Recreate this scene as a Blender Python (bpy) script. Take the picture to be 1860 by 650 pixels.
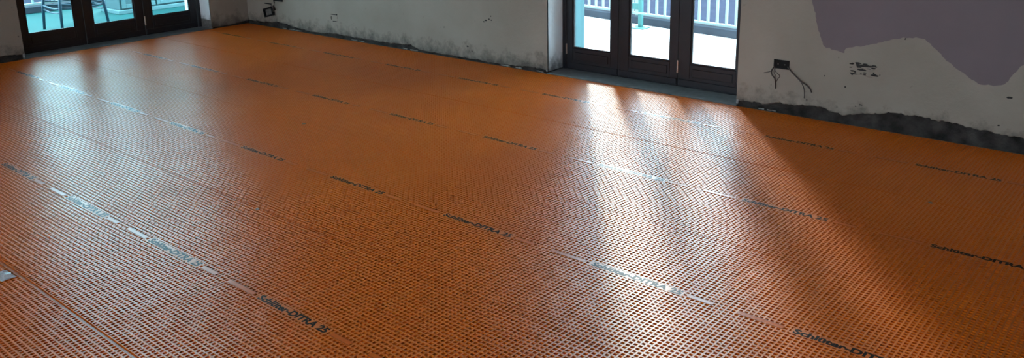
import bpy, math, random
import numpy as np
from mathutils import Matrix, Vector

random.seed(7); np.random.seed(7)
scene = bpy.context.scene
for o in list(bpy.data.objects):
    bpy.data.objects.remove(o, do_unlink=True)
COL = scene.collection

# ------------------------------------------------------------------ camera
IMG_W, FPX, CY = 1860.0, 1538.4, 172.5
YAW, PITCH, ROLL, CAM_H = 0.7075, 0.2557, 0.0194, 1.522
fwd = Vector((-math.sin(YAW) * math.cos(PITCH), math.cos(YAW) * math.cos(PITCH), -math.sin(PITCH)))
rgt = Vector((math.cos(YAW), math.sin(YAW), 0))
dwn = fwd.cross(rgt)
r2 = rgt * math.cos(ROLL) + dwn * math.sin(ROLL)
d2 = -rgt * math.sin(ROLL) + dwn * math.cos(ROLL)
cam_data = bpy.data.cameras.new('camera')
cam = bpy.data.objects.new('camera', cam_data)
COL.objects.link(cam)
cam.matrix_world = Matrix(((r2.x, -d2.x, -fwd.x, 0), (r2.y, -d2.y, -fwd.y, 0), (r2.z, -d2.z, -fwd.z, CAM_H), (0, 0, 0, 1)))
cam_data.sensor_width = 36.0
cam_data.lens = FPX / IMG_W * 36.0
cam_data.shift_y = -(325.0 - CY) / IMG_W
cam_data.clip_start = 0.02
cam_data.clip_end = 300
scene.camera = cam

# ------------------------------------------------------------------ sky, sun, exposure
world = bpy.data.worlds.new('sky')
scene.world = world
world.use_nodes = True
bg = world.node_tree.nodes['Background']
bg.inputs['Color'].default_value = (0.76, 0.89, 1.0, 1)
bg.inputs['Strength'].default_value = 6.4
SUN_DIR = Vector((0.63, -0.777, -math.tan(math.radians(27)))).normalized()
sun_data = bpy.data.lights.new('hazy_sun', 'SUN')
sun_data.energy = 2.6
sun_data.angle = math.radians(5.0)
sun_data.color = (1.0, 0.86, 0.74)
sun = bpy.data.objects.new('hazy_sun', sun_data)
COL.objects.link(sun)
sun.rotation_euler = SUN_DIR.to_track_quat('-Z', 'Y').to_euler()
sun.location = (-9, 14, 9)
vs = scene.view_settings
vs.view_transform = 'Standard'
vs.look = 'None'
vs.gamma = 1.0
vs.use_curve_mapping = False
vs.exposure = 0.98
scene.cycles.max_bounces = 10
scene.cycles.diffuse_bounces = 6
scene.cycles.sample_clamp_indirect = 8.0
scene.cycles.use_denoising = True

# ------------------------------------------------------------------ helpers
def mesh_obj(name, verts, faces, mat=None, parent=None, smooth=False):
    me = bpy.data.meshes.new(name)
    me.from_pydata([tuple(v) for v in verts], [], [tuple(f) for f in faces])
    me.validate()
    me.update()
    if smooth:
        me.polygons.foreach_set('use_smooth', [True] * len(me.polygons))
    return link(name, me, mat, parent)

def link(name, me, mat=None, parent=None):
    o = bpy.data.objects.new(name, me)
    COL.objects.link(o)
    if mat is not None and not me.materials:
        me.materials.append(mat)
    if parent is not None:
        o.parent = parent
    return o

def empty(name, loc=(0, 0, 0), rz=0.0, parent=None):
    o = bpy.data.objects.new(name, None)
    COL.objects.link(o)
    o.empty_display_size = 0.05
    o.location = loc
    o.rotation_euler = (0, 0, rz)
    if parent is not None:
        o.parent = parent
    return o

def tag(o, label=None, cat=None, group=None, kind=None):
    if label: o['label'] = label
    if cat: o['category'] = cat
    if group: o['group'] = group
    if kind: o['kind'] = kind
    return o

class MB:
    """collects boxes and tubes of ONE part"""
    def __init__(s):
        s.v, s.f = [], []
    def box(s, x0, x1, y0, y1, z0, z1, bev=0.0):
        n = len(s.v)
        if bev <= 0:
            s.v += [(x, y, z) for z in (z0, z1) for y in (y0, y1) for x in (x0, x1)]
            s.f += [tuple(n + i for i in q) for q in ((0, 2, 3, 1), (4, 5, 7, 6), (0, 1, 5, 4), (2, 6, 7, 3), (0, 4, 6, 2), (1, 3, 7, 5))]
            return s
        b = bev
        idx = {}
        for ix in (0, 1):
            for iy in (0, 1):
                for iz in (0, 1):
                    X, Y, Z = (x0, x1)[ix], (y0, y1)[iy], (z0, z1)[iz]
                    sx, sy, sz = (1, -1)[ix], (1, -1)[iy], (1, -1)[iz]
                    for k, p in enumerate(((X, Y + sy * b, Z + sz * b), (X + sx * b, Y, Z + sz * b), (X + sx * b, Y + sy * b, Z))):
                        idx[(ix, iy, iz, k)] = len(s.v)
                        s.v.append(p)
        g = lambda a, c, e, k: idx[(a, c, e, k)]
        for i in (0, 1):
            q = [g(i, 0, 0, 0), g(i, 1, 0, 0), g(i, 1, 1, 0), g(i, 0, 1, 0)]
            s.f.append(tuple(q if i else q[::-1]))
            q = [g(0, i, 0, 1), g(1, i, 0, 1), g(1, i, 1, 1), g(0, i, 1, 1)]
            s.f.append(tuple(q[::-1] if i else q))
            q = [g(0, 0, i, 2), g(1, 0, i, 2), g(1, 1, i, 2), g(0, 1, i, 2)]
            s.f.append(tuple(q if i else q[::-1]))
        for a in (0, 1):
            for c in (0, 1):
                s.f.append((g(0, a, c, 1), g(1, a, c, 1), g(1, a, c, 2), g(0, a, c, 2)))
                s.f.append((g(a, 0, c, 0), g(a, 1, c, 0), g(a, 1, c, 2), g(a, 0, c, 2)))
                s.f.append((g(a, c, 0, 0), g(a, c, 1, 0), g(a, c, 1, 1), g(a, c, 0, 1)))
                for e in (0, 1):
                    s.f.append((g(a, c, e, 0), g(a, c, e, 1), g(a, c, e, 2)))
        return s
    def tube(s, pts, r, n=8, cap=True):
        pts = [Vector(p) for p in pts]
        rr = r if isinstance(r, (list, tuple)) else [r] * len(pts)
        base = len(s.v)
        for i, p in enumerate(pts):
            t = (pts[min(i + 1, len(pts) - 1)] - pts[max(i - 1, 0)]).normalized()
            a = t.cross(Vector((0, 0, 1)))
            if a.length < 1e-3:
                a = t.cross(Vector((1, 0, 0)))
            a.normalize()
            b = t.cross(a)
            for k in range(n):
                q = p + (a * math.cos(2 * math.pi * k / n) + b * math.sin(2 * math.pi * k / n)) * rr[i]
                s.v.append(tuple(q))
        for i in range(len(pts) - 1):
            for k in range(n):
                s.f.append((base + i * n + k, base + i * n + (k + 1) % n, base + (i + 1) * n + (k + 1) % n, base + (i + 1) * n + k))
        if cap:
            s.f.append(tuple(base + k for k in range(n))[::-1])
            s.f.append(tuple(base + (len(pts) - 1) * n + k for k in range(n)))
        return s
    def build(s, name, mat, parent=None, smooth=False):
        return mesh_obj(name, s.v, s.f, mat, parent, smooth)

def material(name):
    m = bpy.data.materials.new(name)
    m.use_nodes = True
    nt = m.node_tree
    return m, nt, nt.nodes['Principled BSDF']

def N(nt, kind, **kw):
    n = nt.nodes.new(kind)
    for k, v in kw.items():
        setattr(n, k, v)
    return n

def noise(nt, vec, scale, detail=4, rough=0.55):
    n = N(nt, 'ShaderNodeTexNoise')
    n.inputs['Scale'].default_value = scale
    n.inputs['Detail'].default_value = detail
    n.inputs['Roughness'].default_value = rough
    nt.links.new(vec, n.inputs['Vector'])
    return n.outputs['Fac']

def ramp(nt, fac, stops):
    r = N(nt, 'ShaderNodeValToRGB')
    el = r.color_ramp.elements
    while len(el) < len(stops):
        el.new(0.5)
    for e, (p, c) in zip(el, stops):
        e.position = p
        e.color = (*c, 1) if len(c) == 3 else c
    nt.links.new(fac, r.inputs['Fac'])
    return r.outputs['Color']

def mixc(nt, fac, a, b):
    m = N(nt, 'ShaderNodeMix', data_type='RGBA')
    for sock, val in ((m.inputs[0], fac), (m.inputs[6], a), (m.inputs[7], b)):
        if hasattr(val, 'is_linked'):
            nt.links.new(val, sock)
        elif isinstance(val, (int, float)):
            sock.default_value = val
        else:
            sock.default_value = (*val, 1)
    return m.outputs[2]

def mth(nt, op, a, b=None, clamp=False):
    m = N(nt, 'ShaderNodeMath', operation=op, use_clamp=clamp)
    for s, v in ((m.inputs[0], a), (m.inputs[1], b)):
        if v is None: continue
        if hasattr(v, 'is_linked'): nt.links.new(v, s)
        else: s.default_value = v
    return m.outputs[0]

def bump(nt, bsdf, height, strength, dist):
    b = N(nt, 'ShaderNodeBump')
    b.inputs['Strength'].default_value = strength
    b.inputs['Distance'].default_value = dist
    nt.links.new(height, b.inputs['Height'])
    nt.links.new(b.outputs['Normal'], bsdf.inputs['Normal'])

def geo_pos(nt):
    return N(nt, 'ShaderNodeNewGeometry').outputs['Position']

# ------------------------------------------------------------------ materials
def plain(name, col, rough=0.6, var=0.12, scale=6.0, metallic=0.0, bmp=0.0, spec=0.5):
    m, nt, b = material(name)
    pos = geo_pos(nt)
    f = noise(nt, pos, scale, 5)
    lo = tuple(c * (1 - var) for c in col); hi = tuple(min(1, c * (1 + var)) for c in col)
    nt.links.new(ramp(nt, f, [(0.3, lo), (0.7, hi)]), b.inputs['Base Color'])
    b.inputs['Roughness'].default_value = rough
    b.inputs['Metallic'].default_value = metallic
    b.inputs['Specular IOR Level'].default_value = spec
    if bmp:
        bump(nt, b, noise(nt, pos, scale * 8, 4), 0.6, bmp)
    return m

def membrane_mat():
    m, nt, b = material('orange_membrane')
    pos = geo_pos(nt)
    f = noise(nt, pos, 1.3, 4)
    c = ramp(nt, f, [(0.3, (0.56, 0.116, 0.001)), (0.72, (0.65, 0.148, 0.0015))])
    g = noise(nt, pos, 5.0, 6, 0.65)
    dust = ramp(nt, g, [(0.60, (0, 0, 0)), (0.80, (1, 1, 1))])
    dm = mth(nt, 'MULTIPLY', dust, 0.10)
    c = mixc(nt, dm, c, (0.62, 0.45, 0.35))
    nt.links.new(c, b.inputs['Base Color'])
    rr = N(nt, 'ShaderNodeMapRange')
    rr.inputs['To Min'].default_value = 0.28
    rr.inputs['To Max'].default_value = 0.42
    nt.links.new(noise(nt, pos, 2.2, 5), rr.inputs['Value'])
    nt.links.new(rr.outputs[0], b.inputs['Roughness'])
    b.inputs['IOR'].default_value = 1.55
    b.inputs['Specular IOR Level'].default_value = 0.65
    bump(nt, b, noise(nt, pos, 3.0, 3), 0.35, 0.02)
    return m

def patch_mat():
    m, nt, b = material('smooth_orange_film')
    pos = geo_pos(nt)
    nt.links.new(ramp(nt, noise(nt, pos, 9, 3), [(0.3, (0.52, 0.092, 0.002)), (0.7, (0.60, 0.116, 0.003))]), b.inputs['Base Color'])
    b.inputs['Roughness'].default_value = 0.28
    return m

def plaster_mat(name, base, alt, dirt, speck=1.0, vert='Z'):
    """old wall plaster: blotches, trowel marks, specks, damp mould low down"""
    m, nt, b = material(name)
    pos = geo_pos(nt)
    sep = N(nt, 'ShaderNodeSeparateXYZ'); nt.links.new(pos, sep.inputs[0])
    c = ramp(nt, noise(nt, pos, 1.7, 5), [(0.33, base), (0.68, alt)])
    sp = ramp(nt, noise(nt, pos, 26, 3, 0.5), [(0.70, (0, 0, 0)), (0.76, (1, 1, 1))])
    big = ramp(nt, noise(nt, pos, 3.3, 3), [(0.50, (0, 0, 0)), (0.62, (1, 1, 1))])
    c = mixc(nt, mth(nt, 'MULTIPLY', mth(nt, 'MULTIPLY', sp, big), 0.75 * speck), c, dirt)
    wn = noise(nt, pos, 9, 6, 0.7)
    h = mth(nt, 'ADD', sep.outputs['Z'], mth(nt, 'MULTIPLY', mth(nt, 'SUBTRACT', 0.5, wn), 0.42))
    mould = ramp(nt, h, [(0.0, (1, 1, 1)), (0.065, (0.5, 0.5, 0.5)), (0.135, (0, 0, 0))])
    c = mixc(nt, mth(nt, 'MULTIPLY', mould, 0.8 * speck), c, dirt)
    nt.links.new(c, b.inputs['Base Color'])
    b.inputs['Roughness'].default_value = 0.85
    b.inputs['Specular IOR Level'].default_value = 0.28
    bump(nt, b, noise(nt, pos, 38, 6, 0.6), 0.35, 0.006)
    return m

def glass_mat(name, tint):
    m = bpy.data.materials.new(name)
    m.use_nodes = True
    nt = m.node_tree
    for n in list(nt.nodes):
        nt.nodes.remove(n)
    out = N(nt, 'ShaderNodeOutputMaterial')
    mix = N(nt, 'ShaderNodeMixShader')
    tr = N(nt, 'ShaderNodeBsdfTransparent')
    gl = N(nt, 'ShaderNodeBsdfGlossy')
    fr = N(nt, 'ShaderNodeFresnel')
    tr.inputs['Color'].default_value = (*tint, 1)
    gl.inputs['Roughness'].default_value = 0.02
    fr.inputs['IOR'].default_value = 1.35
    nt.links.new(fr.outputs[0], mix.inputs[0])
    nt.links.new(tr.outputs[0], mix.inputs[1])
    nt.links.new(gl.outputs[0], mix.inputs[2])
    nt.links.new(mix.outputs[0], out.inputs[0])
    return m

M = {
    'membrane': membrane_mat(),
    'film': patch_mat(),
    'ink': plain('black_print_ink', (0.010, 0.008, 0.007), 0.36, 0.2, 30, spec=0.14),
    'brown_ink': plain('brown_print_ink', (0.34, 0.070, 0.003), 0.4, 0.2, 30),
    'screed': plain('grey_screed', (0.16, 0.15, 0.14), 0.9, 0.3, 9, bmp=0.004),
    'substrate': plain('bare_dark_masonry', (0.040, 0.036, 0.034), 0.95, 0.75, 11, bmp=0.02, spec=0.2),
    'plaster': plaster_mat('old_cream_plaster', (0.275, 0.240, 0.200), (0.335, 0.297, 0.252), (0.055, 0.052, 0.046)),
    'plaster_reveal': plaster_mat('white_reveal_plaster', (0.74, 0.78, 0.80), (0.82, 0.85, 0.87), (0.07, 0.08, 0.08)),
    'purple': plain('mauve_wall_paint', (0.175, 0.140, 0.150), 0.75, 0.07, 2.2, bmp=0.002, spec=0.3),
    'ceiling': plain('white_ceiling', (0.62, 0.60, 0.57), 0.9, 0.05, 2),
    'wood': plain('dark_stained_wood', (0.008, 0.009, 0.014), 0.38, 0.25, 12, bmp=0.001),
    'steel': plain('dull_steel', (0.55, 0.53, 0.5), 0.35, 0.1, 40, metallic=1.0),
    'sill': plain('grey_stone', (0.12, 0.135, 0.14), 0.45, 0.25, 22, bmp=0.001),
    'glass_clear': glass_mat('clear_pane', (0.86, 0.97, 1.0)),
    'glass_cyan': glass_mat('cyan_tinted_pane', (0.70, 0.89, 0.92)),
    'black_plastic': plain('black_plastic', (0.006, 0.006, 0.007), 0.6, 0.2, 30, spec=0.2),
    'wire_dark': plain('dark_wire', (0.035, 0.024, 0.022), 0.5, 0.2, 30),
    'wire_grey': plain('grey_wire', (0.12, 0.10, 0.095), 0.5, 0.2, 30),
    'mortar': plain('grey_mortar', (0.16, 0.15, 0.14), 0.95, 0.3, 40, bmp=0.006),
    'dark_mortar': plain('dark_broken_mortar', (0.03, 0.028, 0.027), 0.95, 0.5, 60, bmp=0.006),
    'paving': plain('pale_terrace_paving', (0.70, 0.67, 0.64), 0.7, 0.08, 5),
    'asphalt': plain('blue_grey_asphalt', (0.028, 0.031, 0.046), 0.95, 0.15, 3, spec=0.0),
    'kerb': plain('grey_kerb', (0.050, 0.060, 0.076), 0.9, 0.15, 7, spec=0.1),
    'rail': plain('pale_green_railing_paint', (0.30, 0.38, 0.36), 0.5, 0.06, 9),
    'teal': plain('turquoise_paint', (0.05, 0.19, 0.18), 0.45, 0.08, 9),
    'chair': plain('blue_grey_chair_paint', (0.015, 0.05, 0.08), 0.45, 0.1, 9),
    'cabinet': plain('shade_tinted_cabinet', (0.055, 0.115, 0.125), 0.6, 0.06, 5),  # cyan cast of the shaded terrace put into the pale cabinet's colour
    'cabinet_frame': plain('shade_tinted_cabinet_frame', (0.10, 0.19, 0.20), 0.6, 0.05, 5),  # white frame, coloured with the same cyan shade cast
    'sky_tinted_reveal': plain('sky_tinted_reveal', (0.05, 0.13, 0.14), 0.8, 0.06, 4),  # bluish skylight on the white outer reveal, put into its colour
    'shade_toned_paving': plain('shade_toned_terrace_paving', (0.018, 0.085, 0.083), 0.8, 0.12, 3, spec=0.1),  # terrace shade and its cyan cast darkened into the paving colour
    'outer_wall': plain('outer_render', (0.68, 0.66, 0.62), 0.85, 0.06, 4),
    'white_trim': plain('white_fill_window_frame', (0.6, 0.6, 0.58), 0.5, 0.05, 4),
    'rubble': plain('pale_mortar_crumb', (0.26, 0.25, 0.235), 0.95, 0.2, 60),
}

# ------------------------------------------------------------------ room dimensions (metres)
YW, XW = 5.106, -8.124          # plaster faces of back and left walls
XR, YF = 2.6, -3.2              # unseen walls behind the camera
HC = 3.75                       # ceiling
THK = 0.44
RX0, RX1 = -3.995, -2.402       # opening in the back wall
LY0, LY1 = 2.822, 4.662         # opening in the left wall
HD = 3.40                       # opening height
PL = 0.014                      # plaster thickness

floor = MB().box(XW - 0.5, XR + 0.5, YF - 0.5, YW + 0.5, -0.16, -0.0075).build('floor', M['screed'])
tag(floor, 'grey screed slab under the orange membrane', None, None, 'structure')
ceil = MB().box(XW - 0.5, XR + 0.5, YF - 0.5, YW + 0.5, HC, HC + 0.2).build('ceiling', M['ceiling'])
tag(ceil, kind='structure')

def jag(x, seed, amp):
    return amp * (math.sin(x * 37.1 + seed) * 0.4 + math.sin(x * 83.7 + seed * 2.1) * 0.3 + math.sin(x * 171.3 + seed * 3.7) * 0.3)

def profile_z(tab, x):
    xs = [t[0] for t in tab]; zs = [t[1] for t in tab]
    return float(np.interp(x, xs, zs))

def plaster_sheet(name, u0, u1, tab, amp, seed, to3, mat, parent, ztop=HC, step=0.012):
    """plaster coat whose broken lower edge stands proud of the masonry; to3(u,d,z): d = depth behind the face"""
    n = max(2, int((u1 - u0) / step))
    us = np.linspace(u0, u1, n + 1)
    v, f = [], []
    for u in us:
        zb = max(0.004, profile_z(tab, u) + jag(u, seed, amp) + random.uniform(-1, 1) * amp * 0.35)
        zm = max(0.6, zb + .1)
        v += [to3(u, PL, zb - 0.002), to3(u, 0.004, zb), to3(u, 0, zb + 0.005), to3(u, 0, zm), to3(u, 0, ztop), to3(u, PL, ztop)]
    for i in range(n):
        for k in range(5):
            a = i * 6 + k
            f.append((a, a + 1, a + 7, a + 6))
    f.append((0, 1, 2, 3, 4, 5)); f.append(tuple(n * 6 + k for k in (5, 4, 3, 2, 1, 0)))
    return mesh_obj(name, v, f, mat, parent)

# ---- back wall
wb = MB()
Y0 = YW + PL
wb.box(XW - 0.5, RX0 - PL, Y0, YW + THK, -0.15, HC + .05)
wb.box(RX1 + PL, XR + 0.5, Y0, YW + THK, -0.15, HC + .05)
wb.box(RX0 - PL, RX1 + PL, Y0, YW + THK, HD + PL, HC + .05)
wall_back = wb.build('wall_back', M['substrate'])
tag(wall_back, 'worn plaster wall with mouldy base and mauve paint remains', None, None, 'structure')
to_back = lambda u, d, z: (u, YW + d, z)
tabL = [(-8.13, .030), (-7.89, .034), (-7.57, .060), (-7.44, .052), (-7.275, .030), (-7.145, .029), (-7.085, .016), (-6.85, .018),
        (-6.62, .036), (-6.38, .030), (-5.885, .030), (-5.546, .046), (-5.44, .014), (-5.2, .011), (-4.7, .011), (-4.54, .008),
        (-4.31, .016), (-4.125, .030), (-4.0, .020)]
tabR = [(-2.40, .036), (-2.2, .040), (-2.146, .058), (-1.946, .069), (-1.839, .082), (-1.785, .060), (-1.7, .051), (-1.586, .075),
        (-1.388, .117), (-1.104, .108), (-.951, .092), (-.737, .082), (-.4, .07), (3, .06)]
plaster_sheet('plaster_coat', XW, RX0, tabL, 0.006, 1.0, to_back, M['plaster'], wall_back)
plaster_sheet('plaster_coat', RX1, XR, tabR, 0.007, 4.2, to_back, M['plaster'], wall_back)
MB().box(RX0, RX1, YW, YW + PL, HD, HC).build('plaster_coat', M['plaster'], wall_back)
MB().box(RX0 - PL, RX0, YW + .001, YW + 0.20, 0.012, HD).build('reveal', M['plaster_reveal'], wall_back)
MB().box(RX1, RX1 + PL, YW + .001, YW + 0.20, 0.012, HD).build('reveal', M['plaster_reveal'], wall_back)
MB().box(RX0 - PL, RX0 + .03, YW + 0.26, YW + THK + .012, -0.1, HD).build('outer_reveal', M['sky_tinted_reveal'], wall_back)
MB().box(RX1 - .03, RX1 + PL, YW + 0.26, YW + THK + .012, -0.1, HD).build('outer_reveal', M['sky_tinted_reveal'], wall_back)

# mauve paint layer with a flaked lower edge (irregular polygon, 1.2 mm proud)
edge = [(-1.985, HC), (-1.96, 1.1), (-1.941, .74), (-1.915, .66), (-1.895, .58), (-1.862, .50), (-1.846, .46), (-1.80, .452), (-1.765, .445), (-1.724, .438),
        (-1.716, .468), (-1.66, .482), (-1.60, .498), (-1.54, .515), (-1.47, .545), (-1.398, .567), (-1.33, .573), (-1.28, .567), (-1.235, .535),
        (-1.20, .505), (-1.154, .462), (-1.115, .432), (-1.07, .405), (-1.02, .372), (-.981, .353), (-.92, .352), (-.856, .366),
        (-.825, .42), (-.802, .461), (-.779, .486), (-.70, .52), (-.60, .50), (-.45, .55), (-.2, .50), (.2, .58), (.8, .5), (1.6, .56), (XR, .52)]
pts = []
for (a, b) in zip(edge[:-1], edge[1:]):
    L = math.hypot(b[0] - a[0], b[1] - a[1]); k = max(1, min(40, int(L / 0.014)))
    for i in range(k):
        t = i / k
        j = 0.0035 if a[1] < 1.2 else 0
        pts.append((a[0] + (b[0] - a[0]) * t + random.uniform(-j, j), a[1] + (b[1] - a[1]) * t + random.uniform(-j, j)))
pts.append(edge[-1]); pts.append((XR, HC))
n = len(pts)
v = [(x, YW - 0.0012, z) for x, z in pts] + [(x, YW + 0.001, z) for x, z in pts]
f = [tuple(range(n))] + [(i, i + n, (i + 1) % n + n, (i + 1) % n) for i in range(n)]
mesh_obj('paint_layer', v, f, M['purple'], wall_back)

# ---- left wall
wl = MB()
X0 = XW - PL
wl.box(XW - THK, X0, YF - 0.5, LY0 - PL, -0.15, HC + .05)
wl.box(XW - THK, X0, LY1 + PL, YW + PL, -0.15, HC + .05)
wl.box(XW - THK, X0, LY0 - PL, LY1 + PL, HD + PL, HC + .05)
wall_left = wl.build('wall_left', M['substrate'])
tag(wall_left, kind='structure')
to_left = lambda u, d, z: (XW - d, u, z)
plaster_sheet('plaster_coat', YF, LY0, [(-4, .05), (1.7, .055), (2.3, .05), (2.6, .06), (2.83, .045)], 0.006, 2.3, to_left, M['plaster'], wall_left)
plaster_sheet('plaster_coat', LY1, YW, [(4.6, .012), (4.9, .010), (5.02, .022), (5.12, .03)], 0.003, 3.3, to_left, M['plaster'], wall_left)
MB().box(XW - PL, XW, LY0, LY1, HD, HC).build('plaster_coat', M['plaster'], wall_left)
MB().box(XW - 0.20, XW - .001, LY1, LY1 + PL, 0.09, HD).build('reveal', M['plaster_reveal'], wall_left)
MB().box(XW - 0.20, XW - .004, LY1 + .001, LY1 + PL, 0.0, 0.09).build('reveal', M['mortar'], wall_left)
MB().box(XW - 0.20, XW - .001, LY0 - PL, LY0, 0.012, HD).build('reveal', M['plaster_reveal'], wall_left)
MB().box(XW - THK - .012, XW - 0.26, LY1 - .03, LY1 + PL, -0.1, HD).build('outer_reveal', M['outer_wall'], wall_left)
MB().box(XW - THK - .012, XW - 0.26, LY0 - PL, LY0 + .03, -0.1, HD).build('outer_reveal', M['outer_wall'], wall_left)

# ---- unseen walls behind the camera, with openings added for fill light
def wall_with_fill_openings(name, axis, pos, a0, a1, holes, z0, z1):
    mb = MB()
    def seg(u0, u1, b, t):
        if axis == 'Y': mb.box(u0, u1, pos - 0.35, pos, b, t)
        else: mb.box(pos, pos + 0.35, u0, u1, b, t)
    u = a0
    for (h0, h1) in holes:
        seg(u, h0, -0.15, HC + .05)
        seg(h0, h1, -0.15, z0); seg(h0, h1, z1, HC + .05)
        u = h1
    seg(u, a1, -0.15, HC + .05)
    w = mb.build(name, M['plaster'])
    return tag(w, kind='structure')
FRONT = [(-6.9, -5.5), (-1.9, 0.7)]
RIGHT = []
wall_with_fill_openings('wall_front', 'Y', YF, XW - THK, XR + 0.35, FRONT, 0.6, 3.2)
wall_with_fill_openings('wall_right', 'X', XR, YF, YW + PL, RIGHT, 0.6, 3.2)
wn = 0
for axis, pos, holes in (('Y', YF, FRONT), ('X', XR, RIGHT)):
    for (h0, h1) in holes:
        wn += 1
        w = MB()
        mid = (h0 + h1) / 2
        for (u0, u1, b, t) in ((h0, h0 + .07, .6, 3.2), (h1 - .07, h1, .6, 3.2), (h0, h1, .6, .68), (h0, h1, 3.12, 3.2), (mid - .04, mid + .04, .6, 3.2)):
            if axis == 'Y': w.box(u0, u1, pos - .22, pos - .16, b, t)
            else: w.box(pos + .16, pos + .22, u0, u1, b, t)
        o = w.build('fill_window_%d' % wn, M['white_trim'])  # unseen frame around an opening added to brighten the room
        tag(o, kind='structure')

# ------------------------------------------------------------------ folding doors
def folding_door(name, place, width, splits, top, glass, label, panes):
    """door in local frame: u along the opening, d depth outwards, z up; place(u,d,z)->world"""
    root = empty(name, place(width / 2, 0.2, 0))
    tag(root, label, None, None, 'structure')
    def part(nm, boxes, mat, parent, bev=0.0):
        mb = MB()
        for (u0, u1, da, db, z0, z1) in boxes:
            p, q = place(u0, da, z0), place(u1, db, z1)
            mb.box(min(p[0], q[0]), max(p[0], q[0]), min(p[1], q[1]), max(p[1], q[1]), min(p[2], q[2]), max(p[2], q[2]), bev)
        o = mb.build(nm, mat)
        if parent is not None:
            o.parent = parent
            o.matrix_parent_inverse = Matrix.Translation(-root.location)
        return o
    zt, H0 = 2.50, 0.006                      # leaf top, leaf bottom
    JB = 0.035
    part('jamb', [(0, JB, .195, .262, H0, top)], M['wood'], root, .003)
    part('jamb', [(width - JB, width, .195, .262, H0, top)], M['wood'], root, .003)
    part('head', [(JB, width - JB, .195, .262, top - .05, top)], M['wood'], root, .003)
    part('transom_bar', [(JB, width - JB, .195, .262, zt + .01, zt + .09)], M['wood'], root, .003)
    tp = part('transom_pane', [(JB, width - JB, .226, .232, zt + .09, top - .05)], glass, root)
    cuts = [JB + .004] + splits + [width - JB - .004]
    for i in range(3):
        a, b = cuts[i] + .002, cuts[i + 1] - .002
        g0, g1, gz = panes[i]
        leaf = part('leaf', [(a, g0, .205, .250, H0, zt), (g1, b, .205, .250, H0, zt),
                             (g0, g1, .205, .250, H0, gz), (g0, g1, .205, .250, zt - .10, zt)], M['wood'], root, .0025)
        def sub(nm, boxes, mat, bev=0.0):
            o = part(nm, boxes, mat, None, bev)
            o.parent = leaf
            return o
        sub('pane', [(g0 - .004, g1 + .004, .225, .231, gz - .004, zt - .096)], glass)
        B = .012
        sub('glazing_bead', [(g0, g0 + B, .211, .225, gz, zt - .10), (g1 - B, g1, .211, .225, gz, zt - .10),
                             (g0 + B, g1 - B, .211, .225, gz, gz + B), (g0 + B, g1 - B, .211, .225, zt - .10 - B, zt - .10)], M['wood'], .002)
        sub('bottom_moulding', [(a + .004, b - .004, .197, .206, H0 + .012, H0 + .058)], M['wood'], .003)
        sub('raised_panel', [(g0 + .02, g1 - .02, .199, .206, H0 + .082, gz - .028)], M['wood'], .004)
        if i == 2:
            for hz in (.105, 1.2, 2.25):
                sub('hinge', [(a - .007, a + .006, .194, .206, hz, hz + .094)], M['steel'], .003)
        if i == 0:
            for hz in (.125, 1.2, 2.25):
                sub('hinge', [(a - .010, a + .002, .194, .206, hz, hz + .085)], M['steel'], .003)
        if i == 1:
            sub('handle', [(a + .03, a + .055, .150, .165, 1.02, 1.14), (a + .036, a + .049, .165, .205, 1.04, 1.06)], M['steel'], .002)
    return root

def place_back(u, d, z): return (RX0 + u, YW + d, z)
def place_left(u, d, z): return (XW - d, LY0 + u, z)
folding_door('door_1', place_back, RX1 - RX0, [-3.474 - RX0, -2.962 - RX0], HD - .005, M['glass_clear'],
             'dark wood three-leaf glazed door in the back wall beside the socket',
             [(-3.904 - RX0, -3.544 - RX0, .178), (-3.382 - RX0, -3.029 - RX0, .178), (-2.866 - RX0, -2.512 - RX0, .178)])
folding_door('door_2', place_left, LY1 - LY0, [3.462 - LY0, 4.050 - LY0], HD - .005, M['glass_cyan'],
             'dark wood three-leaf glazed door with cyan panes in the left wall',
             [(2.949 - LY0, 3.379 - LY0, .180), (3.546 - LY0, 3.962 - LY0, .180), (4.135 - LY0, 4.553 - LY0, .183)])

# stone sills
s1 = MB().box(RX0 - .004, RX1 + .004, YW - .004, YW + THK + .05, -.07, .005, .004).build('trim_1', M['sill'])
tag(s1, 'grey stone sill under the back wall door', None, None, 'structure')
s2 = MB().box(XW - THK - .05, XW + .004, LY0 - .004, LY1 + .004, -.07, .005, .004).build('trim_2', M['sill'])
tag(s2, 'grey stone sill under the left wall door', None, None, 'structure')

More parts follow.
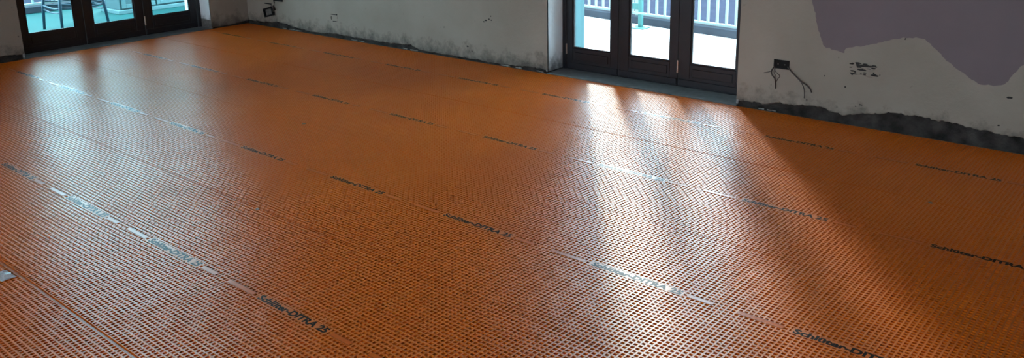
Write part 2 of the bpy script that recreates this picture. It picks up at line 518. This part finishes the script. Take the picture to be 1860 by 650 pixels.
# ------------------------------------------------------------------ membrane sheets
PITCH_C = 1.0 / 52.0
NX, NY = 520, 52
HOLE = 0.0130
DEPTH = 0.0060
def membrane_mesh(nx, ny):
    gap = (PITCH_C - HOLE) / 2
    def edges(k):
        e = [0.0]
        for i in range(k):
            e += [i * PITCH_C + gap, (i + 1) * PITCH_C - gap]
        e.append(k * PITCH_C)
        return np.array(e)
    xs, ys = edges(nx), edges(ny)
    xs[-1] -= .0; ys[0] += .0011; ys[-1] -= .0011
    gx, gy = len(xs), len(ys)
    XX, YY = np.meshgrid(xs, ys, indexing='ij')
    top = np.stack([XX, YY, np.zeros_like(XX)], -1).reshape(-1, 3)
    I = np.arange(gx - 1)[:, None]; J = np.arange(gy - 1)[None, :]
    hole = (I % 2 == 1) & (J % 2 == 1)
    a = (I * gy + J)
    quads = np.stack([a, a + gy, a + gy + 1, a + 1], -1)
    topq = quads[~hole]
    hq = quads[hole]                                  # (n,4) hole rims
    nh = len(hq)
    low = top[hq].copy()                              # (n,4,3)
    cen = low.mean(1, keepdims=True)
    low = cen + (low - cen) * 1.06      # dovetailed: the cavity widens downwards
    low[..., 2] = -DEPTH
    base = len(top)
    li = base + np.arange(nh * 4).reshape(nh, 4)
    walls = [np.stack([hq[:, k], hq[:, (k + 1) % 4], li[:, (k + 1) % 4], li[:, k]], -1)[:, ::-1] for k in range(4)]
    # outer skirt
    sk_v, sk_f = [], []
    co = np.array([[xs[0], ys[0]], [xs[-1], ys[0]], [xs[-1], ys[-1]], [xs[0], ys[-1]]])
    nb = base + nh * 4
    sk_v = np.concatenate([np.c_[co, np.zeros(4)], np.c_[co, np.full(4, -0.0072)]])
    sk_f = np.array([[nb + k, nb + 4 + k, nb + 4 + (k + 1) % 4, nb + (k + 1) % 4] for k in range(4)] + [[nb + 7, nb + 6, nb + 5, nb + 4]])
    V = np.concatenate([top, low.reshape(-1, 3), sk_v])
    Fq = np.concatenate([topq, li] + walls + [sk_f])
    me = bpy.data.meshes.new('membrane_sheet')
    me.vertices.add(len(V)); me.vertices.foreach_set('co', V.astype(np.float32).ravel())
    me.loops.add(Fq.size); me.loops.foreach_set('vertex_index', Fq.astype(np.int32).ravel())
    me.polygons.add(len(Fq)); me.polygons.foreach_set('loop_start', np.arange(0, Fq.size, 4, dtype=np.int32))
    me.polygons.foreach_set('use_smooth', np.zeros(len(Fq), dtype=bool))
    me.update(calc_edges=True)
    me.validate()
    me.materials.append(M['membrane'])
    return me
sheet_mesh = membrane_mesh(NX, NY)

# lettering
def text_mesh(body, height, length):
    cu = bpy.data.curves.new('lettering', 'FONT')
    cu.body = body
    cu.size = 1.0
    cu.offset = 0.045
    cu.extrude = 0.0
    cu.resolution_u = 3
    o = bpy.data.objects.new('lettering_tmp', cu)
    COL.objects.link(o)
    dg = bpy.context.evaluated_depsgraph_get()
    me = bpy.data.meshes.new_from_object(o.evaluated_get(dg))
    bpy.data.objects.remove(o, do_unlink=True)
    co = np.empty(len(me.vertices) * 3, np.float32)
    me.vertices.foreach_get('co', co)
    co = co.reshape(-1, 3)
    co[:, 0] -= co[:, 0].min(); co[:, 1] -= co[:, 1].min()
    co[:, 0] *= length / co[:, 0].max(); co[:, 1] *= height / co[:, 1].max()
    co[:, 2] = 0
    me.vertices.foreach_set('co', co.ravel()); me.update()
    me.materials.clear(); me.materials.append(M['ink'])
    return me
let_mesh = text_mesh('Schl\u00fcter-DITRA 25', 0.034, 0.405)

def slab_mesh(name, L, W, t, mat):
    mb = MB().box(0, L, -W / 2, W / 2, -0.0006, t)
    me = bpy.data.meshes.new(name); me.from_pydata(mb.v, [], mb.f); me.update(); me.materials.append(mat)
    return me
band_mesh = slab_mesh('print_band', .42, .040, .0006, M['membrane'])
pa_mesh = slab_mesh('smooth_patch', .17, .022, .0008, M['film'])
pb_mesh = slab_mesh('smooth_patch', .105, .022, .0008, M['film'])
da_mesh = slab_mesh('printed_dash', .165, .003, .0011, M['brown_ink'])
db_mesh = slab_mesh('printed_dash', .10, .003, .0011, M['brown_ink'])

SHEET_X0 = -8.112
sheets = [  # y of lower edge, print phase, label
    (4.085, -1.13, 'orange waffle membrane strip laid along the foot of the back wall'),
    (3.080, -0.79, 'orange waffle membrane strip second from the back wall'),
    (2.080, -0.96, 'orange waffle membrane strip third from the back wall, across the middle of the floor'),
    (1.083, -0.95, 'orange waffle membrane strip fourth from the back wall'),
    (0.070, -1.30, 'orange waffle membrane strip nearest the viewer, at the bottom left corner of the photo'),
]
PERIOD = 0.832
for (y0, ph, label) in sheets:
    sh = link('membrane_sheet', sheet_mesh)
    sh.location = (SHEET_X0, y0, 0)
    tag(sh, label, 'membrane sheet', 'orange membrane sheets covering the floor')
    k = 0
    yc = 0.492
    while True:
        x = ph + PERIOD * 2 - PERIOD * k - SHEET_X0
        k += 1
        if x > NX * PITCH_C - 0.7: continue
        if x < 0.25: break
        def put(nm, me, dx, dy, dz):
            o = link(nm, me, None, sh); o.location = (x + dx, yc + dy, dz); return o
        put('print_band', band_mesh, -.008, 0, 0.0)
        put('lettering', let_mesh, 0, -.016, 0.0009)
        put('smooth_patch', pa_mesh, -.205, 0, 0)
        put('smooth_patch', pb_mesh, .428, 0, 0)
        for s in (-1, 1):
            put('printed_dash', da_mesh, -.203, s * .0105, 0)
            put('printed_dash', db_mesh, .431, s * .0105, 0)
ov = MB().box(0, NX * PITCH_C, .9989, 1.0135, -.0072, -.0050).build('overlap_edge', M['membrane'], sh)
back = link('membrane_sheet', sheet_mesh)
back.location = (SHEET_X0, -0.932, 0)
tag(back, 'orange waffle membrane strip behind the viewer, outside the photo', 'membrane sheet', 'orange membrane sheets covering the floor')

# ------------------------------------------------------------------ wall fittings
# old wall box with loose wires
sb = empty('socket_box', (-2.106, YW, 0.287))
tag(sb, 'black open wall socket box with loose wires hanging on the back wall', 'socket box')
def cpart(mb, nm, mat, par, smooth=False):
    o = mb.build(nm, mat, None, smooth); o.parent = par; o.matrix_parent_inverse = Matrix.Translation(-par.location); return o
bx0, bx1, bz0, bz1 = -2.157, -2.056, 0.288, 0.345
mb = MB()
t = .004
mb.box(bx0, bx1, YW - .006, YW + .004, bz1 - t, bz1); mb.box(bx0, bx1, YW - .006, YW + .004, bz0, bz0 + t)
mb.box(bx0, bx0 + t, YW - .006, YW + .004, bz0 + t, bz1 - t); mb.box(bx1 - t, bx1, YW - .006, YW + .004, bz0 + t, bz1 - t)
cpart(mb, 'box_rim', M['black_plastic'], sb)
cpart(MB().box(bx0 + t, bx1 - t, YW - .0022, YW - .0012, bz0 + t, bz1 - t), 'box_back', M['black_plastic'], sb)
for sx in (-.022, .022):
    cpart(MB().tube([(-2.106 + sx, YW - .003, .317), (-2.106 + sx, YW - .006, .317)], .0035, 8), 'screw', M['wire_grey'], sb)
def wire(pts, r, mat, par):
    # smooth the polyline
    P = [Vector(p) for p in pts]
    for _ in range(2):
        Q = [P[0]]
        for a, b in zip(P[:-1], P[1:]):
            Q += [a * .75 + b * .25, a * .25 + b * .75]
        P = Q + [P[-1]]
    return cpart(MB().tube(P, r, 7), 'wire', mat, par, True)
yw = YW
wire([(-2.150, yw - .004, .300), (-2.166, yw - .018, .272), (-2.160, yw - .022, .246), (-2.138, yw - .018, .225), (-2.134, yw - .014, .195), (-2.133, yw - .012, .156)], .0042, M['wire_dark'], sb)
wire([(-2.148, yw - .004, .298), (-2.166, yw - .022, .268), (-2.19, yw - .02, .258), (-2.214, yw - .016, .250)], .0022, M['wire_dark'], sb)
wire([(-2.146, yw - .004, .298), (-2.14, yw - .020, .270), (-2.125, yw - .022, .262), (-2.103, yw - .018, .244), (-2.118, yw - .016, .226), (-2.128, yw - .014, .205)], .0020, M['wire_dark'], sb)
wire([(-2.15, yw - .004, .296), (-2.150, yw - .016, .255), (-2.132, yw - .016, .243), (-2.137, yw - .014, .222)], .0020, M['wire_grey'], sb)
wire([(-2.064, yw - .004, .308), (-2.035, yw - .020, .284), (-1.992, yw - .026, .252), (-1.960, yw - .024, .226), (-1.925, yw - .02, .208), (-1.905, yw - .016, .186), (-1.898, yw - .014, .166)], .0042, M['wire_dark'], sb)
wire([(-2.064, yw - .004, .304), (-2.03, yw - .018, .278), (-1.99, yw - .022, .246), (-1.966, yw - .02, .222), (-1.954, yw - .016, .204)], .0026, M['wire_grey'], sb)
wire([(-1.964, yw - .020, .226), (-1.948, yw - .018, .192), (-1.942, yw - .014, .160), (-1.943, yw - .010, .122)], .0026, M['wire_dark'], sb)

# mortar-filled box holes with broken dark edges: pieces of the wall
def lump(cx, cz, w, h, proud, seed, nm, mat, par, nseg=22):
    rnd = random.Random(seed)
    v = [(cx, YW - proud, cz)]; f = []
    for ring, (s, d) in enumerate(((.72, proud), (1.0, 0.0002))):
        for k in range(nseg):
            a = 2 * math.pi * k / nseg
            ca, sa = math.cos(a), math.sin(a)
            m = max(abs(ca), abs(sa)) ** .8
            j = 1 + rnd.uniform(-.22, .16)
            v.append((cx + w / 2 * ca / m * s * j, YW - d * rnd.uniform(.5, 1.2) if ring == 0 else YW + .0003, cz + h / 2 * sa / m * s * j))
    for k in range(nseg):
        k2 = (k + 1) % nseg
        f.append((0, 1 + k2, 1 + k)); f.append((1 + k, 1 + k2, 1 + nseg + k2, 1 + nseg + k))
    return mesh_obj(nm, v, f, mat, par)
def filled_hole(cx, cz, w, h, seed, crumbs):
    rnd = random.Random(seed)
    o = lump(cx, cz, w, h, .004, seed, 'mortar_patch', M['plaster'], wall_back)
    for k in range(crumbs):
        u, vv = rnd.uniform(-.5, .5), rnd.uniform(-.5, .5)
        if rnd.random() < .5: vv = rnd.choice((.42, .46, -.2, -.42)) + rnd.uniform(-.05, .05)
        lump(cx + u * w, cz + vv * h, rnd.uniform(.008, .034), rnd.uniform(.004, .012), .0065, seed * 31 + k, 'broken_edge', M['dark_mortar'], wall_back, 9)
filled_hole(-1.605, .347, .150, .078, 11, 34)
for (cx, cz, w, h) in ((-1.535, .323, .05, .012), (-1.60, .372, .12, .012), (-1.61, .348, .07, .012), (-1.655, .318, .05, .010)):
    lump(cx, cz, w, h, .0068, int(-cx * 1000), 'broken_edge', M['dark_mortar'], wall_back, 13)
filled_hole(-6.622, .192, .11, .070, 5, 0)
for (cx, cz, w, h) in ((-6.63, .226, .10, .007), (-6.668, .19, .007, .04), (-6.62, .160, .08, .006), (-6.585, .228, .014, .014)):
    lump(cx, cz, w, h, .0068, int(-cx * 1000) + 3, 'broken_edge', M['dark_mortar'], wall_back, 13)
for (cx, cz, w, h) in ((-4.655, .345, .020, .010), (-4.635, .358, .030, .012), (-4.60, .372, .020, .010), (-4.575, .365, .012, .012), (-4.578, .398, .012, .010),
                       (-1.385, .560, .008, .010), (-1.70, .229, .010, .012), (-1.60, .132, .022, .008), (-1.628, .118, .010, .008), (-.825, .298, .030, .012),
                       (-1.93, .11, .008, .008), (-4.85, .115, .022, .014), (-4.80, .080, .014, .010), (-1.83, .28, .008, .008), (-1.505, .33, .007, .007), (-.86, .135, .012, .01)):
    lump(cx, cz, w, h, .002, int(-cx * 977), 'plaster_chip', M['dark_mortar'], wall_back, 9)

# open metal back box hanging askew beside the corner, above it a dark slot with cable
hb = empty('junction_box', (-7.70, YW, 0.16))
tag(hb, 'small dark open junction box hanging askew on the back wall beside the corner', 'junction box')
def hung(mb, nm, mat, smooth=False):
    o = mb.build(nm, mat, hb, smooth); return o
F = MB()
w2, h2, tt, dp = .082, .046, .014, .035
F.box(-w2, w2, -dp, -.004, h2 - tt, h2, .003); F.box(-w2, w2, -dp, -.004, -h2, -h2 + tt, .003)
F.box(-w2, -w2 + tt, -dp, -.004, -h2 + tt, h2 - tt, .003); F.box(w2 - tt, w2, -dp, -.004, -h2 + tt, h2 - tt, .003)
fr = hung(F, 'box_frame', M['black_plastic']); fr.rotation_euler = (0, math.radians(-14), 0)
bk = hung(MB().box(-w2 + tt, w2 - tt, -.012, -.004, -h2 + tt, h2 - tt), 'box_back', M['mortar']); bk.rotation_euler = (0, math.radians(-14), 0)
hung(MB().box(-.085, .035, -.008, .002, .078, .088, .002), 'cover_edge', M['black_plastic'])
hung(MB().tube([(.03, -.012, .06), (.075, -.03, .075), (.10, -.03, .055), (.085, -.02, .02), (.06, -.02, -.01)], .007, 8), 'cable', M['wire_grey'], True)
hung(MB().tube([(.10, -.02, .15), (.13, -.03, .11), (.11, -.03, .07), (.12, -.02, .03)], .006, 8), 'cable', M['wire_dark'], True)
ub = empty('wall_box', (-7.53, YW, 0.33))
tag(ub, 'dark wall box at the top edge of the photo above the hanging junction box', 'wall box')
F = MB(); F.box(-.075, .075, -.02, .004, -.045, -.031, .003); F.box(-.075, .075, -.02, .004, .031, .045, .003)
F.box(-.075, -.061, -.02, .004, -.031, .031, .003); F.box(.061, .075, -.02, .004, -.031, .031, .003)
F.build('box_frame', M['black_plastic'], ub)
MB().box(-.061, .061, -.004, -.002, -.031, .031).build('box_back', M['black_plastic'], ub)

# crumbs of mortar along the wall foot
rnd = random.Random(3)
for (u, d, s) in [(-7.45, .012, .03), (-7.33, .010, .045), (-7.22, .010, .05), (-6.33, .010, .04), (-6.22, .010, .035), (-5.62, .010, .03), (-5.5, .012, .05),
                  (-4.42, .010, .05), (-4.28, .012, .03), (-4.06, .012, .035), (-2.22, .010, .02), (-2.15, .010, .03)]:
    r = random.Random(int(-u * 100))
    mb = MB()
    pts = [(u - s + 2 * s * k / 6, YW - d + r.uniform(-.003, .003), .006 + r.uniform(0, .003)) for k in range(7)]
    mb.tube(pts, [.003] + [r.uniform(.003, .006) for _ in range(5)] + [.003], 6)
    mb.build('mortar_crumb', M['rubble'], wall_back)

# ------------------------------------------------------------------ outside: terrace
GZ = -0.15
ter = MB()
ter2 = MB().box(-12.4, XW - THK - .05, -8, 8.3, GZ - .3, GZ).build('shade_toned_terrace', M['shade_toned_paving'])
tag(ter2, 'terrace paving outside the left door, shade put into its colour', None, None, 'structure')
ter.box(XW - THK - .05, 9, YW + THK + .05, 8.3, GZ - .3, GZ)
terrace = ter.build('terrace_floor', M['paving'])
tag(terrace, 'pale sunlit terrace paving outside the doors', None, None, 'structure')
st = MB().box(-60, 60, -60, 70, -1.9, -1.7).build('street_ground', M['asphalt'])
tag(st, 'blue grey street surface beyond the terrace railing', None, None, 'structure')

def railing(name, p0, p1, label, spacing):
    p0 = Vector(p0); p1 = Vector(p1)
    L = (p1 - p0).length
    ang = math.atan2(p1.y - p0.y, p1.x - p0.x)
    root = empty(name, (p0.x, p0.y, GZ), ang)
    tag(root, label, 'railing', 'terrace railings')
    MB().box(0, L, -.02, .16, 0, .085, .006).build('kerb', M['kerb'], root)
    MB().box(0, L, .03, .07, .095, .122, .003).build('bottom_rail', M['rail'], root)
    MB().box(0, L, .025, .075, .98, 1.02, .005).build('top_rail', M['rail'], root)
    bal = MB().box(-.011, .011, .039, .061, .122, .98)
    me = bpy.data.meshes.new('baluster'); me.from_pydata(bal.v, [], bal.f); me.update(); me.materials.append(M['rail'])
    k = 0
    while .05 + k * spacing < L:
        b = link('baluster', me, None, root); b.location = (.05 + k * spacing, 0, 0); k += 1
    pm = MB().box(-.025, .025, .025, .075, .085, 1.03, .004)
    pme = bpy.data.meshes.new('post'); pme.from_pydata(pm.v, [], pm.f); pme.update(); pme.materials.append(M['rail'])
    for k in range(int(L / 1.6) + 1):
        b = link('post', pme, None, root); b.location = (.03 + k * 1.6, 0, 0)
    return root
railing('terrace_railing', (-8.3, 8.62), (-1.5, 7.60), 'pale green metal railing seen through the back wall door', .115)
railing('terrace_railing', (-12.2, 5.6), (-12.2, 1.0), 'pale green metal railing seen through the left door behind the chair', .125)

# turquoise post with a small cross bracket in front of the railing
tp = empty('sign_post', (-4.90, 7.93, GZ))
tag(tp, 'turquoise post with cross bracket standing at the railing outside', 'post')
MB().box(-.022, .022, -.022, .022, 0, 1.5, .004).build('pole', M['teal'], tp)
MB().box(-.07, .07, -.03, -.022, .155, .178, .003).build('cross_bracket', M['rail'], tp)
MB().box(-.33, -.022, -.012, .012, .20, .27, .004).build('side_plate', M['teal'], tp)
MB().box(-.09, .09, -.09, .06, 0, .012, .003).build('base_plate', M['teal'], tp)

# chair outside the left door
ch = empty('terrace_chair', (-10.33, 4.20, GZ), math.radians(90 - 22 + 21))
tag(ch, 'blue grey chair on the terrace seen through the left door panes', 'chair')
S = .235
tops = {}
for (sx, sy) in ((-1, -1), (1, -1), (1, 1), (-1, 1)):
    mb = MB().tube([(sx * (S + .03), sy * (S + .03), 0), (sx * (S + .012), sy * (S + .012), .28), (sx * (S - .03), sy * (S - .03), .60)], [.015, .018, .019], 10)
    mb.build('leg', M['chair'], ch, True)
for i, (a, b) in enumerate((((-1, -1), (1, -1)), ((1, -1), (1, 1)), ((1, 1), (-1, 1)), ((-1, 1), (-1, -1)))):
    q = S + .012
    for zz, rad in ((.285, .011), (.235 if i % 2 else .33, .009)):
        pts = [(a[0] * q + (b[0] - a[0]) * q * t, a[1] * q + (b[1] - a[1]) * q * t, zz - .02 * math.sin(math.pi * t)) for t in np.linspace(0, 1, 7)]
        MB().tube(pts, rad, 8).build('stretcher', M['chair'], ch, True)
MB().box(-.22, .22, -.22, .22, .595, .635, .012).build('seat', M['chair'], ch)
for sx in (-1, 1):
    MB().tube([(sx * .20, .20, .62), (sx * .20, .23, .85), (sx * .19, .27, 1.05)], .016, 8).build('back_post', M['chair'], ch, True)
for zz in (.80, .92, 1.03):
    MB().box(-.19, .19, .225 + (zz - .8) * .18, .243 + (zz - .8) * .18, zz, zz + .05, .005).build('back_slat', M['chair'], ch)

# panelled cabinet outside the left door, raised to block sky from the floor reflection
cb = empty('terrace_cabinet', (-10.95, 5.02, GZ))
tag(cb, 'tall pale panelled cabinet on the terrace seen through the right panes of the left door', 'cabinet')
MB().box(-.45, 0, 0, 1.9, .05, 1.95, .006).build('body', M['cabinet'], cb)
MB().box(-.48, .05, -.04, 1.94, 0, .05, .005).build('plinth', M['cabinet_frame'], cb)
MB().box(-.48, .03, -.03, 1.93, 1.95, 1.99, .005).build('top', M['cabinet_frame'], cb)
for k in range(4):
    y = .02 + k * .47
    MB().box(0, .018, y, y + .45, .07, 1.93, .003).build('door_panel', M['cabinet'], cb)
    MB().box(.018, .030, y, y + .05, .07, 1.93, .003).build('door_frame', M['cabinet_frame'], cb)
    MB().box(.018, .030, y + .05, y + .45, .07, .12, .003).build('door_frame', M['cabinet_frame'], cb)

# ------------------------------------------------------------------ small debris on the membrane
for i, (x, y, sz) in enumerate([(-4.389, 3.081, .016), (-3.375, 2.069, .013), (-0.92, 4.064, .012)]):
    r = random.Random(40 + i)
    v = []
    for k in range(7):
        a = 2 * math.pi * k / 7
        q = sz * r.uniform(.6, 1.1)
        v.append((q * math.cos(a), q * .8 * math.sin(a), 0.0))
    for k in range(7):
        v.append((v[k][0] * .6, v[k][1] * .6, .004 + r.uniform(0, .003)))
    f = [tuple(range(7))[::-1], tuple(range(7, 14))] + [(k, (k + 1) % 7, 7 + (k + 1) % 7, 7 + k) for k in range(7)]
    o = mesh_obj('plaster_crumb', v, f, M['rubble'])
    o.location = (x, y, .0002)
    tag(o, ('tiny pale plaster crumb on the membrane, the farthest of three, toward the room corner', 'tiny pale plaster crumb on the membrane in the left half, nearest the viewer', 'tiny pale plaster crumb on the membrane near the right edge of the photo')[i], 'plaster crumb', 'loose plaster crumbs on the floor')
v, f = [], []
r = random.Random(9)
for i in range(9):
    for j in range(6):
        v.append((-.05 + .0125 * i + r.uniform(-.002, .002), -.028 + .011 * j + r.uniform(-.002, .002), .003 + r.uniform(0, .013) * (0.3 if i in (0, 8) or j in (0, 5) else 1)))
f = [(i * 6 + j, (i + 1) * 6 + j, (i + 1) * 6 + j + 1, i * 6 + j + 1) for i in range(8) for j in range(5)]
sc = mesh_obj('plastic_scrap', v, f, plain('shiny_clear_wrap', (0.42, 0.45, 0.47), 0.12, 0.1, 30))
sc.modifiers.new('thickness', 'SOLIDIFY').thickness = .0006
sc.location = (-3.575, 1.03, 0)
tag(sc, 'crumpled shiny plastic scrap on the floor at the left edge of the photo', 'plastic scrap')
